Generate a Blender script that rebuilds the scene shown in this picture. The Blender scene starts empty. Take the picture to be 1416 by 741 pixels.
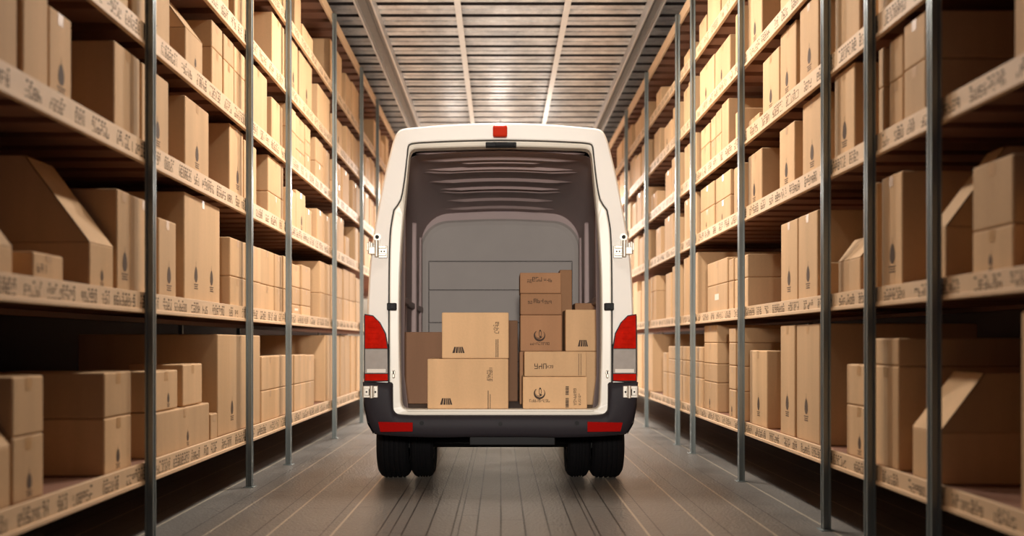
import bpy, bmesh, math, random
from mathutils import Vector, Matrix
random.seed(11)
SC = bpy.context.scene
COL = SC.collection
F = 1300.0          # focal length in pixels of a 1416 px wide frame
HC = 1.12           # camera height
AX = 1.977          # half width of the aisle
VPX, VPY = 692.0, 474.0
ZR = 7.03           # distance of the van's rear face
SR = F / ZR

# ------------------------------------------------------------------ materials
def new_mat(name):
    m = bpy.data.materials.new(name); m.use_nodes = True
    nt = m.node_tree; nt.nodes.clear()
    out = nt.nodes.new('ShaderNodeOutputMaterial'); b = nt.nodes.new('ShaderNodeBsdfPrincipled')
    nt.links.new(b.outputs[0], out.inputs[0])
    return m, nt, b
def sr(c):
    return tuple(((v/255.0)/12.92 if v/255.0 <= .04045 else ((v/255.0+.055)/1.055)**2.4) for v in c) + (1,)
def plain(name, rgb, rough=.6, metal=0.0, noise=0.0, nscale=8, bump=0.0, emit=0, spec=.5, coat=0):
    m, nt, b = new_mat(name)
    c = sr(rgb)
    b.inputs['Base Color'].default_value = c
    b.inputs['Roughness'].default_value = rough
    b.inputs['Metallic'].default_value = metal
    b.inputs['Specular IOR Level'].default_value = spec
    if coat:
        b.inputs['Coat Weight'].default_value = coat; b.inputs['Coat Roughness'].default_value = .1
    if emit:
        b.inputs['Emission Color'].default_value = c; b.inputs['Emission Strength'].default_value = emit
    if noise or bump:
        tc = nt.nodes.new('ShaderNodeTexCoord'); n = nt.nodes.new('ShaderNodeTexNoise')
        n.inputs['Scale'].default_value = nscale; n.inputs['Detail'].default_value = 5
        nt.links.new(tc.outputs['Object'], n.inputs['Vector'])
        if noise:
            r = nt.nodes.new('ShaderNodeMapRange'); r.inputs['To Min'].default_value = 1-noise; r.inputs['To Max'].default_value = 1+noise
            nt.links.new(n.outputs['Fac'], r.inputs['Value'])
            v = nt.nodes.new('ShaderNodeVectorMath'); v.operation = 'SCALE'; v.inputs[0].default_value = c[:3]
            nt.links.new(r.outputs[0], v.inputs['Scale']); nt.links.new(v.outputs[0], b.inputs['Base Color'])
        if bump:
            bp = nt.nodes.new('ShaderNodeBump'); bp.inputs['Strength'].default_value = bump; bp.inputs['Distance'].default_value = .01
            nt.links.new(n.outputs['Fac'], bp.inputs['Height']); nt.links.new(bp.outputs[0], b.inputs['Normal'])
    return m
def cardboard(name, rgb):
    m, nt, b = new_mat(name)
    L = nt.links.new
    tc = nt.nodes.new('ShaderNodeTexCoord'); oi = nt.nodes.new('ShaderNodeObjectInfo')
    mp = nt.nodes.new('ShaderNodeMapping'); mp.inputs['Scale'].default_value = (7, 7, .7)
    L(tc.outputs['Object'], mp.inputs['Vector'])
    add = nt.nodes.new('ShaderNodeVectorMath'); add.operation = 'ADD'
    L(mp.outputs[0], add.inputs[0]); L(oi.outputs['Location'], add.inputs[1])
    n = nt.nodes.new('ShaderNodeTexNoise'); n.inputs['Scale'].default_value = 1.0; n.inputs['Detail'].default_value = 3
    L(add.outputs[0], n.inputs['Vector'])
    n2 = nt.nodes.new('ShaderNodeTexNoise'); n2.inputs['Scale'].default_value = 60; n2.inputs['Detail'].default_value = 4
    L(tc.outputs['Object'], n2.inputs['Vector'])
    def mr(src, a, c):
        r = nt.nodes.new('ShaderNodeMapRange'); r.inputs['To Min'].default_value = a; r.inputs['To Max'].default_value = c
        L(src, r.inputs['Value']); return r.outputs[0]
    def mul(a, c):
        q = nt.nodes.new('ShaderNodeMath'); q.operation = 'MULTIPLY'; L(a, q.inputs[0]); L(c, q.inputs[1]); return q.outputs[0]
    k = mul(mul(mr(n.outputs['Fac'], .82, 1.18), mr(n2.outputs['Fac'], .95, 1.05)), mr(oi.outputs['Random'], .86, 1.1))
    v = nt.nodes.new('ShaderNodeVectorMath'); v.operation = 'SCALE'; v.inputs[0].default_value = sr(rgb)[:3]
    L(k, v.inputs['Scale']); L(v.outputs[0], b.inputs['Base Color'])
    b.inputs['Roughness'].default_value = .78; b.inputs['Specular IOR Level'].default_value = .25
    bp = nt.nodes.new('ShaderNodeBump'); bp.inputs['Strength'].default_value = .15; bp.inputs['Distance'].default_value = .004
    L(n2.outputs['Fac'], bp.inputs['Height']); L(bp.outputs[0], b.inputs['Normal'])
    return m
M = {}
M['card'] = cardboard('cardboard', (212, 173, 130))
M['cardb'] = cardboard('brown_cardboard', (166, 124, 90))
M['cardshade'] = cardboard('shade_tinted_brown_cardboard', (132, 98, 74))  # brown cardboard darkened to paint in the shade deeper in the van
M['tape'] = plain('packing_tape', (196, 152, 104), .35)
M['ink'] = plain('printed_ink', (92, 70, 52), .8)
M['inkd'] = plain('dark_printed_ink', (62, 46, 36), .8)
M['white_label'] = plain('white_paper_label', (235, 225, 205), .6)
M['post'] = plain('grey_steel_post', (138, 146, 144), .35, .3, .08, 6)
M['deck'] = plain('brown_shelf_board', (142, 100, 78), .6, 0, .12, 9)
M['band'] = plain('pale_shelf_edge', (224, 188, 148), .6, 0, .08, 12)
M['wall'] = plain('dark_wall_paint', (70, 62, 66), .8, 0, .1, 2)
M['farwall'] = plain('pale_wall_paint', (205, 195, 180), .8, 0, .06, 2)
M['beam'] = plain('painted_ceiling_beam', (206, 202, 198), .4, .4, .08, 5)
M['vanwhite'] = plain('white_van_paint', (248, 245, 238), .28, 0, .015, 3, coat=.5)
M['frame'] = plain('white_door_frame_paint', (232, 226, 212), .35)
M['seal'] = plain('black_rubber_seal', (26, 22, 22), .7)
M['plastic'] = plain('charcoal_bumper_plastic', (42, 38, 42), .55, 0, .06, 30, .08, spec=.15)
M['black'] = plain('black_plastic', (12, 11, 12), .45, spec=.15)
M['tyre'] = plain('tyre_rubber', (12, 11, 13), .85, 0, .1, 30, .1, spec=.15)
M['rim'] = plain('grey_wheel_rim', (130, 130, 130), .35, .8)
M['liner'] = plain('brown_grey_cargo_liner', (178, 156, 152), .55, 0, .05, 4)
M['bulk'] = plain('grey_bulkhead_panel', (168, 160, 154), .6, 0, .06, 5)
M['cargofloor'] = plain('grey_cargo_floor', (98, 90, 86), .55, 0, .1, 10)
M['red'] = plain('red_lamp_lens', (182, 24, 8), .16, 0, .5, 18, spec=.06)
M['redr'] = plain('red_reflector', (150, 16, 12), .16, spec=.05)
M['brake'] = plain('red_brake_lamp_lens', (188, 46, 24), .2, spec=.1)
M['clear'] = plain('clear_lamp_lens', (190, 182, 172), .12, .35, .15, 20)
M['clearb'] = plain('bright_lamp_reflector', (245, 238, 225), .15, .2)
M['steel'] = plain('bare_steel_hinge', (205, 198, 185), .35, .6, .1, 30)
M['glass'] = plain('dark_window_glass', (20, 24, 28), .05)
M['lampbody'] = plain('grey_lamp_housing', (120, 120, 120), .4, .7)
M['lampglow'] = plain('warm_lamp_diffuser', (255, 226, 180), .5, emit=12)

# floor : dark longitudinal metal planks
def floor_mat():
    m, nt, b = new_mat('grey_plank_floor'); L = nt.links.new
    geo = nt.nodes.new('ShaderNodeNewGeometry'); sp = nt.nodes.new('ShaderNodeSeparateXYZ'); L(geo.outputs['Position'], sp.inputs[0])
    def math_(op, a, c=None, d=None):
        q = nt.nodes.new('ShaderNodeMath'); q.operation = op
        for i, s in enumerate((a, c, d)):
            if s is None: continue
            if isinstance(s, (int, float)): q.inputs[i].default_value = s
            else: L(s, q.inputs[i])
        return q.outputs[0]
    X = sp.outputs[0]; Y = sp.outputs[1]
    def seam(pitch, off, w):            # 1 on a seam, 0 off
        f = math_('FRACT', math_('DIVIDE', math_('ADD', X, off), pitch))
        d = math_('MULTIPLY', math_('ABSOLUTE', math_('SUBTRACT', f, .5)), pitch)
        return math_('LESS_THAN', d, w)
    nsw = nt.nodes.new('ShaderNodeTexNoise'); nsw.inputs['Scale'].default_value = .9
    L(geo.outputs['Position'], nsw.inputs['Vector'])
    inner = math_('LESS_THAN', math_('ABSOLUTE', X), .78)
    outer = math_('SUBTRACT', 1, inner)
    dark = math_('MULTIPLY', seam(.145, .07, .005), inner)
    dark = math_('MAXIMUM', dark, math_('MULTIPLY', seam(.4, .05, .004), 1))
    light = math_('MULTIPLY', seam(.37, .06, .0075), outer)
    # short cross joints
    row = math_('FLOOR', math_('DIVIDE', X, .145))
    yy = math_('ADD', Y, math_('MULTIPLY', math_('SINE', math_('MULTIPLY', row, 12.9)), 3))
    fy = math_('MULTIPLY', math_('ABSOLUTE', math_('SUBTRACT', math_('FRACT', math_('DIVIDE', yy, 1.7)), .5)), 1.7)
    cross = math_('LESS_THAN', fy, .004)
    dark = math_('MAXIMUM', dark, cross)
    n = nt.nodes.new('ShaderNodeTexNoise'); n.inputs['Scale'].default_value = 45; n.inputs['Detail'].default_value = 4
    L(geo.outputs['Position'], n.inputs['Vector'])
    n3 = nt.nodes.new('ShaderNodeTexNoise'); n3.inputs['Scale'].default_value = 1.6; n3.inputs['Detail'].default_value = 4
    L(geo.outputs['Position'], n3.inputs['Vector'])
    base = nt.nodes.new('ShaderNodeMix'); base.data_type = 'RGBA'
    base.inputs['A'].default_value = sr((112, 108, 104)); base.inputs['B'].default_value = sr((160, 152, 142))
    L(math_('ADD', math_('MULTIPLY', n.outputs['Fac'], .6), math_('MULTIPLY', n3.outputs['Fac'], .4)), base.inputs['Factor'])
    c1 = nt.nodes.new('ShaderNodeMix'); c1.data_type = 'RGBA'; L(math_('MULTIPLY', dark, .75), c1.inputs['Factor'])
    L(base.outputs['Result'], c1.inputs['A']); c1.inputs['B'].default_value = sr((34, 30, 30))
    c2 = nt.nodes.new('ShaderNodeMix'); c2.data_type = 'RGBA'; L(math_('MULTIPLY', light, .9), c2.inputs['Factor'])
    L(c1.outputs['Result'], c2.inputs['A']); c2.inputs['B'].default_value = sr((205, 192, 170))
    L(c2.outputs['Result'], b.inputs['Base Color'])
    rr = nt.nodes.new('ShaderNodeMapRange'); rr.inputs['To Min'].default_value = .22; rr.inputs['To Max'].default_value = .42
    L(n3.outputs['Fac'], rr.inputs['Value']); L(rr.outputs[0], b.inputs['Roughness'])
    b.inputs['Metallic'].default_value = .25
    vo = nt.nodes.new('ShaderNodeTexVoronoi'); vo.inputs['Scale'].default_value = 55
    L(geo.outputs['Position'], vo.inputs['Vector'])
    hgt = math_('SUBTRACT', math_('ADD', math_('MULTIPLY', vo.outputs['Distance'], .6), math_('MULTIPLY', n.outputs['Fac'], .5)), dark)
    bp = nt.nodes.new('ShaderNodeBump'); bp.inputs['Strength'].default_value = .5; bp.inputs['Distance'].default_value = .008
    L(hgt, bp.inputs['Height']); L(bp.outputs[0], b.inputs['Normal'])
    return m
M['floor'] = floor_mat()
def ceil_mat():
    m, nt, b = new_mat('galvanised_roof_sheet'); L = nt.links.new
    tc = nt.nodes.new('ShaderNodeTexCoord')
    n = nt.nodes.new('ShaderNodeTexNoise'); n.inputs['Scale'].default_value = 3; n.inputs['Detail'].default_value = 8; n.inputs['Roughness'].default_value = .7
    L(tc.outputs['Object'], n.inputs['Vector'])
    cr = nt.nodes.new('ShaderNodeValToRGB')
    cr.color_ramp.elements[0].position = .3; cr.color_ramp.elements[0].color = sr((134, 133, 135))
    cr.color_ramp.elements[1].position = .75; cr.color_ramp.elements[1].color = sr((218, 216, 214))
    L(n.outputs['Fac'], cr.inputs['Fac']); L(cr.outputs[0], b.inputs['Base Color'])
    b.inputs['Metallic'].default_value = .45; b.inputs['Roughness'].default_value = .42
    return m
M['ceil'] = ceil_mat()
M['plate'] = plain('grey_beam_plate', (118, 112, 108), .5, .4, .15, 6)
M['gap'] = plain('shade_painted_roof_joint', (48, 42, 42), .8)  # joint recesses coloured dark, painting shade lines between the roof sheets

# ------------------------------------------------------------------ mesh builder
class MB:
    def __init__(s): s.v = []; s.f = []; s.mi = []; s.sm = []
    def add(s, vs, fs, mi=0, smooth=False):
        o = len(s.v); s.v += [tuple(p) for p in vs]
        for f in fs: s.f.append(tuple(i+o for i in f)); s.mi.append(mi); s.sm.append(smooth)
    def box(s, x0, x1, y0, y1, z0, z1, mi=0, bev=0.0):
        if x0 > x1: x0, x1 = x1, x0
        if y0 > y1: y0, y1 = y1, y0
        if z0 > z1: z0, z1 = z1, z0
        if bev <= 0:
            vs = [(x, y, z) for x in (x0, x1) for y in (y0, y1) for z in (z0, z1)]
            s.add(vs, [(0,1,3,2),(4,6,7,5),(0,4,5,1),(2,3,7,6),(0,2,6,4),(1,5,7,3)], mi); return
        bm = bmesh.new()
        bmesh.ops.create_cube(bm, size=1, matrix=Matrix.Translation(((x0+x1)/2, (y0+y1)/2, (z0+z1)/2)) @ Matrix.Diagonal((x1-x0, y1-y0, z1-z0, 1)))
        bmesh.ops.bevel(bm, geom=bm.edges[:], offset=min(bev, .45*min(x1-x0, y1-y0, z1-z0)), segments=2, profile=.5, affect='EDGES')
        bm.verts.ensure_lookup_table()
        for i, v in enumerate(bm.verts): v.index = i
        s.add([v.co[:] for v in bm.verts], [[v.index for v in f.verts] for f in bm.faces], mi); bm.free()
    def quad(s, a, b, c, d, mi=0): s.add([a, b, c, d], [(0,1,2,3)], mi)
    def prism(s, poly, axis, t0, t1, mi=0):    # poly: 2-D points; axis: direction of extrusion
        n = len(poly)
        def P(p, t): return {'y': (p[0], t, p[1]), 'x': (t, p[0], p[1]), 'z': (p[0], p[1], t)}[axis]
        s.add([P(p, t0) for p in poly] + [P(p, t1) for p in poly],
              [tuple(range(n))[::-1], tuple(range(n, 2*n))] + [(i, (i+1) % n, n+(i+1) % n, n+i) for i in range(n)], mi)
    def cyl(s, c, r, h, axis='z', n=20, mi=0, r2=None):
        r2 = r if r2 is None else r2
        vs = []
        for k, (rr, t) in enumerate(((r, 0), (r2, h))):
            for i in range(n):
                a = 2*math.pi*i/n; u, w = rr*math.cos(a), rr*math.sin(a)
                d = {'z': (u, w, t), 'y': (u, t, w), 'x': (t, u, w)}[axis]
                vs.append((c[0]+d[0], c[1]+d[1], c[2]+d[2]))
        s.add(vs, [tuple(range(n))[::-1], tuple(range(n, 2*n))] + [(i, (i+1) % n, n+(i+1) % n, n+i) for i in range(n)], mi)
    def rings(s, rs, mi=0, closed=True, smooth=False):
        n = len(rs[0]); vs = [p for r in rs for p in r]; fs = []
        for k in range(len(rs)-1):
            for i in range(n if closed else n-1):
                j = (i+1) % n
                fs.append((k*n+i, k*n+j, (k+1)*n+j, (k+1)*n+i))
        s.add(vs, fs, mi, smooth)
    def build(s, name, mats, parent=None, origin=None, recalc=True):
        me = bpy.data.meshes.new(name)
        o_ = Vector(origin) if origin is not None else Vector((0, 0, 0))
        base = o_
        me.from_pydata([tuple(Vector(p)-base) for p in s.v], [], s.f)
        if not isinstance(mats, (list, tuple)): mats = [mats]
        for m in mats: me.materials.append(m)
        for p, mi, sm in zip(me.polygons, s.mi, s.sm): p.material_index = mi; p.use_smooth = sm
        if recalc:
            bm = bmesh.new(); bm.from_mesh(me); bmesh.ops.recalc_face_normals(bm, faces=bm.faces[:]); bm.to_mesh(me); bm.free()
        me.update()
        o = bpy.data.objects.new(name, me); COL.objects.link(o)
        if parent is not None:
            o.parent = parent
            o.location = o_ - Vector(abs_loc(parent))
        else: o.location = o_
        return o
def abs_loc(o):
    v = Vector(o.location)
    while o.parent is not None: o = o.parent; v += Vector(o.location)
    return v
def tag(o, label=None, cat=None, group=None, kind=None):
    if label: o['label'] = label
    if cat: o['category'] = cat
    if group: o['group'] = group
    if kind: o['kind'] = kind
    return o
def empty(name, loc, label, cat, group=None):
    o = bpy.data.objects.new(name, None); COL.objects.link(o); o.location = loc; o.empty_display_size = .2
    return tag(o, label, cat, group)

# ------------------------------------------------------------------ setting
Y0, Y1 = -4.0, 24.0
XW = 3.9
HCEIL = HC + 4.12
def struct(name, mb, m): return tag(mb.build(name, m), kind='structure')
b = MB(); b.box(-XW-.1, XW+.1, Y0-.1, Y1+.1, -.1, 0); struct('floor', b, M['floor'])
# corrugated roof sheet: ribs run across the aisle
b = MB()
prof = []
y = Y0-.1
while y < Y1+.1:
    for dy, dz in ((0, 0), (.12, 0), (.13, .018), (.16, .018), (.17, 0), (.30, 0), (.303, .13), (.407, .13)):
        prof.append((y+dy, HCEIL+dz))
    y += .41
prof = [p for p in prof if p[0] < Y1+.1]
vs = []
for X in (-XW-.1, XW+.1):
    for p in prof: vs.append((X, p[0], p[1]))
n = len(prof)
for i in range(n-1): b.add([vs[i], vs[i+1], vs[n+i+1], vs[n+i]], [(0, 1, 2, 3)], 1 if i % 8 in (5, 6, 7) else 0)
b.box(-XW-.1, XW+.1, Y0-.1, Y1+.1, HCEIL+.14, HCEIL+.2)
struct('ceiling', b, [M['ceil'], M['gap']])
for nm, x0, x1 in (('wall_left', -XW-.1, -XW), ('wall_right', XW, XW+.1)):
    b = MB(); b.box(x0, x1, Y0-.1, Y1+.1, 0, HCEIL); struct(nm, b, M['wall'])
b = MB(); b.box(-XW, XW, Y1, Y1+.1, 0, HCEIL); struct('wall_back', b, M['farwall'])
# long roof beams (two slim, two wide channels)
k = 1
for X, w in ((-.51, .042), (.80, .042)):
    b = MB(); b.box(X-w/2, X+w/2, Y0, Y1, HCEIL-.09, HCEIL, 0, .004); b.box(X-w*.9, X+w*.9, Y0, Y1, HCEIL-.1, HCEIL-.088)
    struct('trim_%d' % k, b, M['beam']); k += 1
for X, hw_ in ((-1.615, .10), (1.855, .075)):
    b = MB()
    b.box(X-hw_, X+hw_, Y0, Y1, HCEIL-.06, HCEIL, 1)
    for s in (-1, 1): b.box(X+s*hw_-.012, X+s*hw_+.012, Y0, Y1, HCEIL-.13, HCEIL, 0, .003)
    b.box(X-.02, X+.02, Y0, Y1, HCEIL-.075, HCEIL-.06, 1)
    struct('trim_%d' % k, b, [M['beam'], M['plate']]); k += 1

# ------------------------------------------------------------------ racks
LEV = {'left': [(-.394, -.343), (.087, .136), (.506, .561), (.838, .893), (1.167, 1.222), (1.49, 1.54), (1.905, 1.965)],
       'right': [(-.373, -.330), (.100, .142), (.500, .548), (.812, .865), (1.13, 1.18), (1.45, 1.50), (1.775, 1.835)]}
POSTS = {'left': [208, 345, 399, 462.5, 500, 522], 'right': [1292, 1203, 1142, 1025, 958, 937, 894, 866]}
BACK = {'left': [250, 330, 441, 471, 515], 'right': [1120, 1000, 916, 880]}
RD = 1.15
RY0, RY1 = 2.2, 21.5
def zpx(x): return F*AX/abs(x-VPX)
def hr(r): return HC + AX*r
SHELFNAME = ['bottom', 'second', 'third', 'fourth', 'fifth', 'sixth']
def glyph(mb, put, u0, v0, w, h, rnd, mi):
    """one block character in a w x h cell; put(u, v) -> 3-D point"""
    t = min(w, h)*.22
    segs = [(0, 0, w, t), (0, h/2-t/2, w, h/2+t/2), (0, h-t, w, h), (0, 0, t, h/2), (0, h/2, t, h), (w-t, 0, w, h/2), (w-t, h/2, w, h)]
    for s in segs:
        if rnd.random() < .62:
            a, c, d, e = u0+s[0], v0+s[1], u0+s[2], v0+s[3]
            mb.add([put(a, c), put(d, c), put(d, e), put(a, e)], [(0, 1, 2, 3)], mi)
for side, sg in (('left', -1), ('right', 1)):
    lv = LEV[side]
    rack = empty('storage_rack', (sg*(AX+RD/2), 10, 0), 'tall steel storage rack with six loaded brown shelves along the %s wall' % side, 'rack', 'storage racks along the aisle')
    top = hr(lv[-1][1])
    for px in POSTS[side]:
        z = zpx(px)*(AX-.028)/AX; X0, X1 = sg*(AX-.052), sg*(AX-.004)
        b = MB()
        b.box(X0, X1, z-.012, z+.012, 0, top-.02, 0, .003)
        b.box(X0, X0+sg*.012, z-.024, z+.024, 0, top-.02, 0, .003)
        b.box(X1-sg*.012, X1, z-.024, z+.024, 0, top-.02, 0, .003)
        b.box(sg*(AX-.07), sg*(AX+.012), z-.045, z+.045, 0, .006, 0, .002)
        b.build('post', M['post'], rack, (sg*(AX-.028), z, 0))
    for px in BACK[side]:
        z = zpx(px)*(AX+RD)/AX
        b = MB(); X = sg*(AX+RD)
        b.box(X-.02, X+.02, z-.02, z+.02, 0, top-.02, 0, .003)
        b.box(X-.04, X+.04, z-.04, z+.04, 0, .006)
        b.build('back_post', M['post'], rack, (X, z, 0))
    for li, (r0, r1) in enumerate(lv):
        z0, z1 = hr(r0), hr(r1)
        b = MB()
        b.box(sg*(AX+.02), sg*(AX+RD-.03), RY0, RY1, z1-.022, z1)
        yy = RY0+.05
        while yy < RY1-.2:
            b.box(sg*(AX+.02), sg*(AX+RD-.03), yy, yy+.2, z1-.058, z1-.022, 0)
            yy += .32
        b.box(sg*(AX+RD-.1), sg*(AX+RD-.03), RY0, RY1, z0, z1-.058)
        sh = b.build('shelf', M['deck'], rack, (sg*(AX+RD/2), (RY0+RY1)/2, z1))
        b = MB(); rnd = random.Random(li*7+sg)
        b.box(sg*AX, sg*(AX+.02), RY0, RY1, z0, z1+.012, 0, .002)
        b.box(sg*(AX-.008), sg*(AX+.02), RY0, RY1, z0-.006, z0+.016, 0, .003)
        if li < 6:
            H = z1-z0; yy = RY0+.05; fx = sg*(AX-.0008)
            put = lambda u, v: (fx, u, v)
            while yy < 19:
                nch = rnd.randint(3, 8)
                for c in range(nch):
                    w = rnd.uniform(.018, .032)
                    glyph(b, put, yy, z0+H*.24, w, H*.50, rnd, 1); yy += w+.010
                    if rnd.random() < .6: b.add([put(yy-w, z0+H*.82), put(yy-w*.3, z0+H*.82), put(yy-w*.3, z0+H*.93), put(yy-w, z0+H*.93)], [(0, 1, 2, 3)], 1)
                yy += rnd.uniform(.03, .12)
        tag(b.build('shelf_edge', [M['band'], M['ink']], sh, (sg*AX, (RY0+RY1)/2, z0), recalc=True), 'pale shelf edge strip printed with small dark characters')

# ---- cartons
def leaf_print(mb, put, u, v, s, mi):
    n = 12; pts = []
    for i in range(n):
        a = 2*math.pi*i/n
        pts.append((u+.36*s*math.sin(a)*(1-.25*math.cos(a)), v+s*.62*math.cos(a)))
    mb.add([put(*p) for p in pts], [tuple(range(n))], mi)
    mb.add([put(u-.03*s, v+.5*s), put(u+.03*s, v+.5*s), put(u+.01*s, v+s), put(u-.01*s, v+s)], [(0, 1, 2, 3)], mi)
    for k in range(3):
        a = v-.8*s-k*.16*s; w = (.5, .38, .44)[k]*s
        mb.add([put(u-w, a), put(u+w, a), put(u+w, a+.07*s), put(u-w, a+.07*s)], [(0, 1, 2, 3)], mi)
def carton(name, x0, x1, y0, y1, z0, z1, side=0, marks=(), flap=0, label='', cat='box', group=None, tape=True, rnd=random, seam=False):
    """side: -1/1 sign of the rack (aisle face is the one nearer x=0)"""
    b = MB(); b.box(x0, x1, y0, y1, z0, z1, 0, .009)
    xa = x0 if abs(x0) < abs(x1) else x1
    sg = 1 if xa >= 0 else -1
    e = .0012
    put = lambda u, v: (xa-sg*e, u, v)
    cx = (x0+x1)/2; cy = (y0+y1)/2
    if tape and not flap:
        b.quad((min(x0, x1)+.006, cy-.025, z1+e), (max(x0, x1)-.006, cy-.025, z1+e), (max(x0, x1)-.006, cy+.025, z1+e), (min(x0, x1)+.006, cy+.025, z1+e), 1)
        dz = min(.06, (z1-z0)*.3)
        if y1-y0 > .12:
            b.quad(put(cy-.025, z1-.006), put(cy+.025, z1-.006), put(cy+.025, z1-dz), put(cy-.025, z1-dz), 1)
    for mk in marks:
        if mk[0] == 'leaf': leaf_print(b, put, y0+(y1-y0)*mk[1], z0+(z1-z0)*mk[2], mk[3], 2)
        if mk[0] == 'label':
            u, v, w, h = y0+(y1-y0)*mk[1], z0+(z1-z0)*mk[2], mk[3], mk[4]
            b.quad(put(u-w/2, v), put(u+w/2, v), put(u+w/2, v+h), put(u-w/2, v+h), 3)
        if mk[0] == 'text':
            u, v, hh, nn = y0+(y1-y0)*mk[1], z0+(z1-z0)*mk[2], mk[3], mk[4]
            for i in range(nn): glyph(b, put, u+i*hh*.8, v, hh*.6, hh, rnd, 2)
    o = b.build(name, [M['card'], M['tape'], M['ink'], M['white_label']], None, (cx, cy, z0))
    tag(o, label, cat, group)
    if flap:
        t = .005; c = flap*.75
        D = abs(x1-x0); xb = x1 if xa == x0 else x0
        def fl(pts, nrm):
            m = MB(); nv = Vector(nrm)*t; P = [Vector(p) for p in pts]
            m.add([p for p in P]+[p-nv for p in P], [(0, 1, 2, 3), (7, 6, 5, 4), (0, 4, 5, 1), (1, 5, 6, 2), (2, 6, 7, 3), (3, 7, 4, 0)])
            m.build('flap', M['card'], o, (pts[0][0], pts[0][1], pts[0][2]))
        zt = z1
        for yy, ny in ((y0, -1), (y1, 1)):
            fl([(xa, yy, zt), (xb, yy, zt), (xb, yy, zt+flap), (xa+sg*c, yy, zt+flap)], (0, ny, 0))
        fl([(xa, y0, zt), (xa, y1, zt), (xa+sg*c, y1, zt+flap), (xa+sg*c, y0, zt+flap)], (-sg, 0, .6))
    return o

ORD = ['first', 'second', 'third', 'fourth', 'fifth', 'sixth', 'seventh', 'eighth', 'ninth', 'tenth', 'eleventh', 'twelfth']
PNAME = {'left': ['nearest post', 'second post', 'third post', 'fourth post', 'fifth post', 'sixth post'],
         'right': ['nearest post', 'second post', 'third post', 'fourth post', 'fifth post', 'sixth post', 'seventh post', 'farthest post']}
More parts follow.
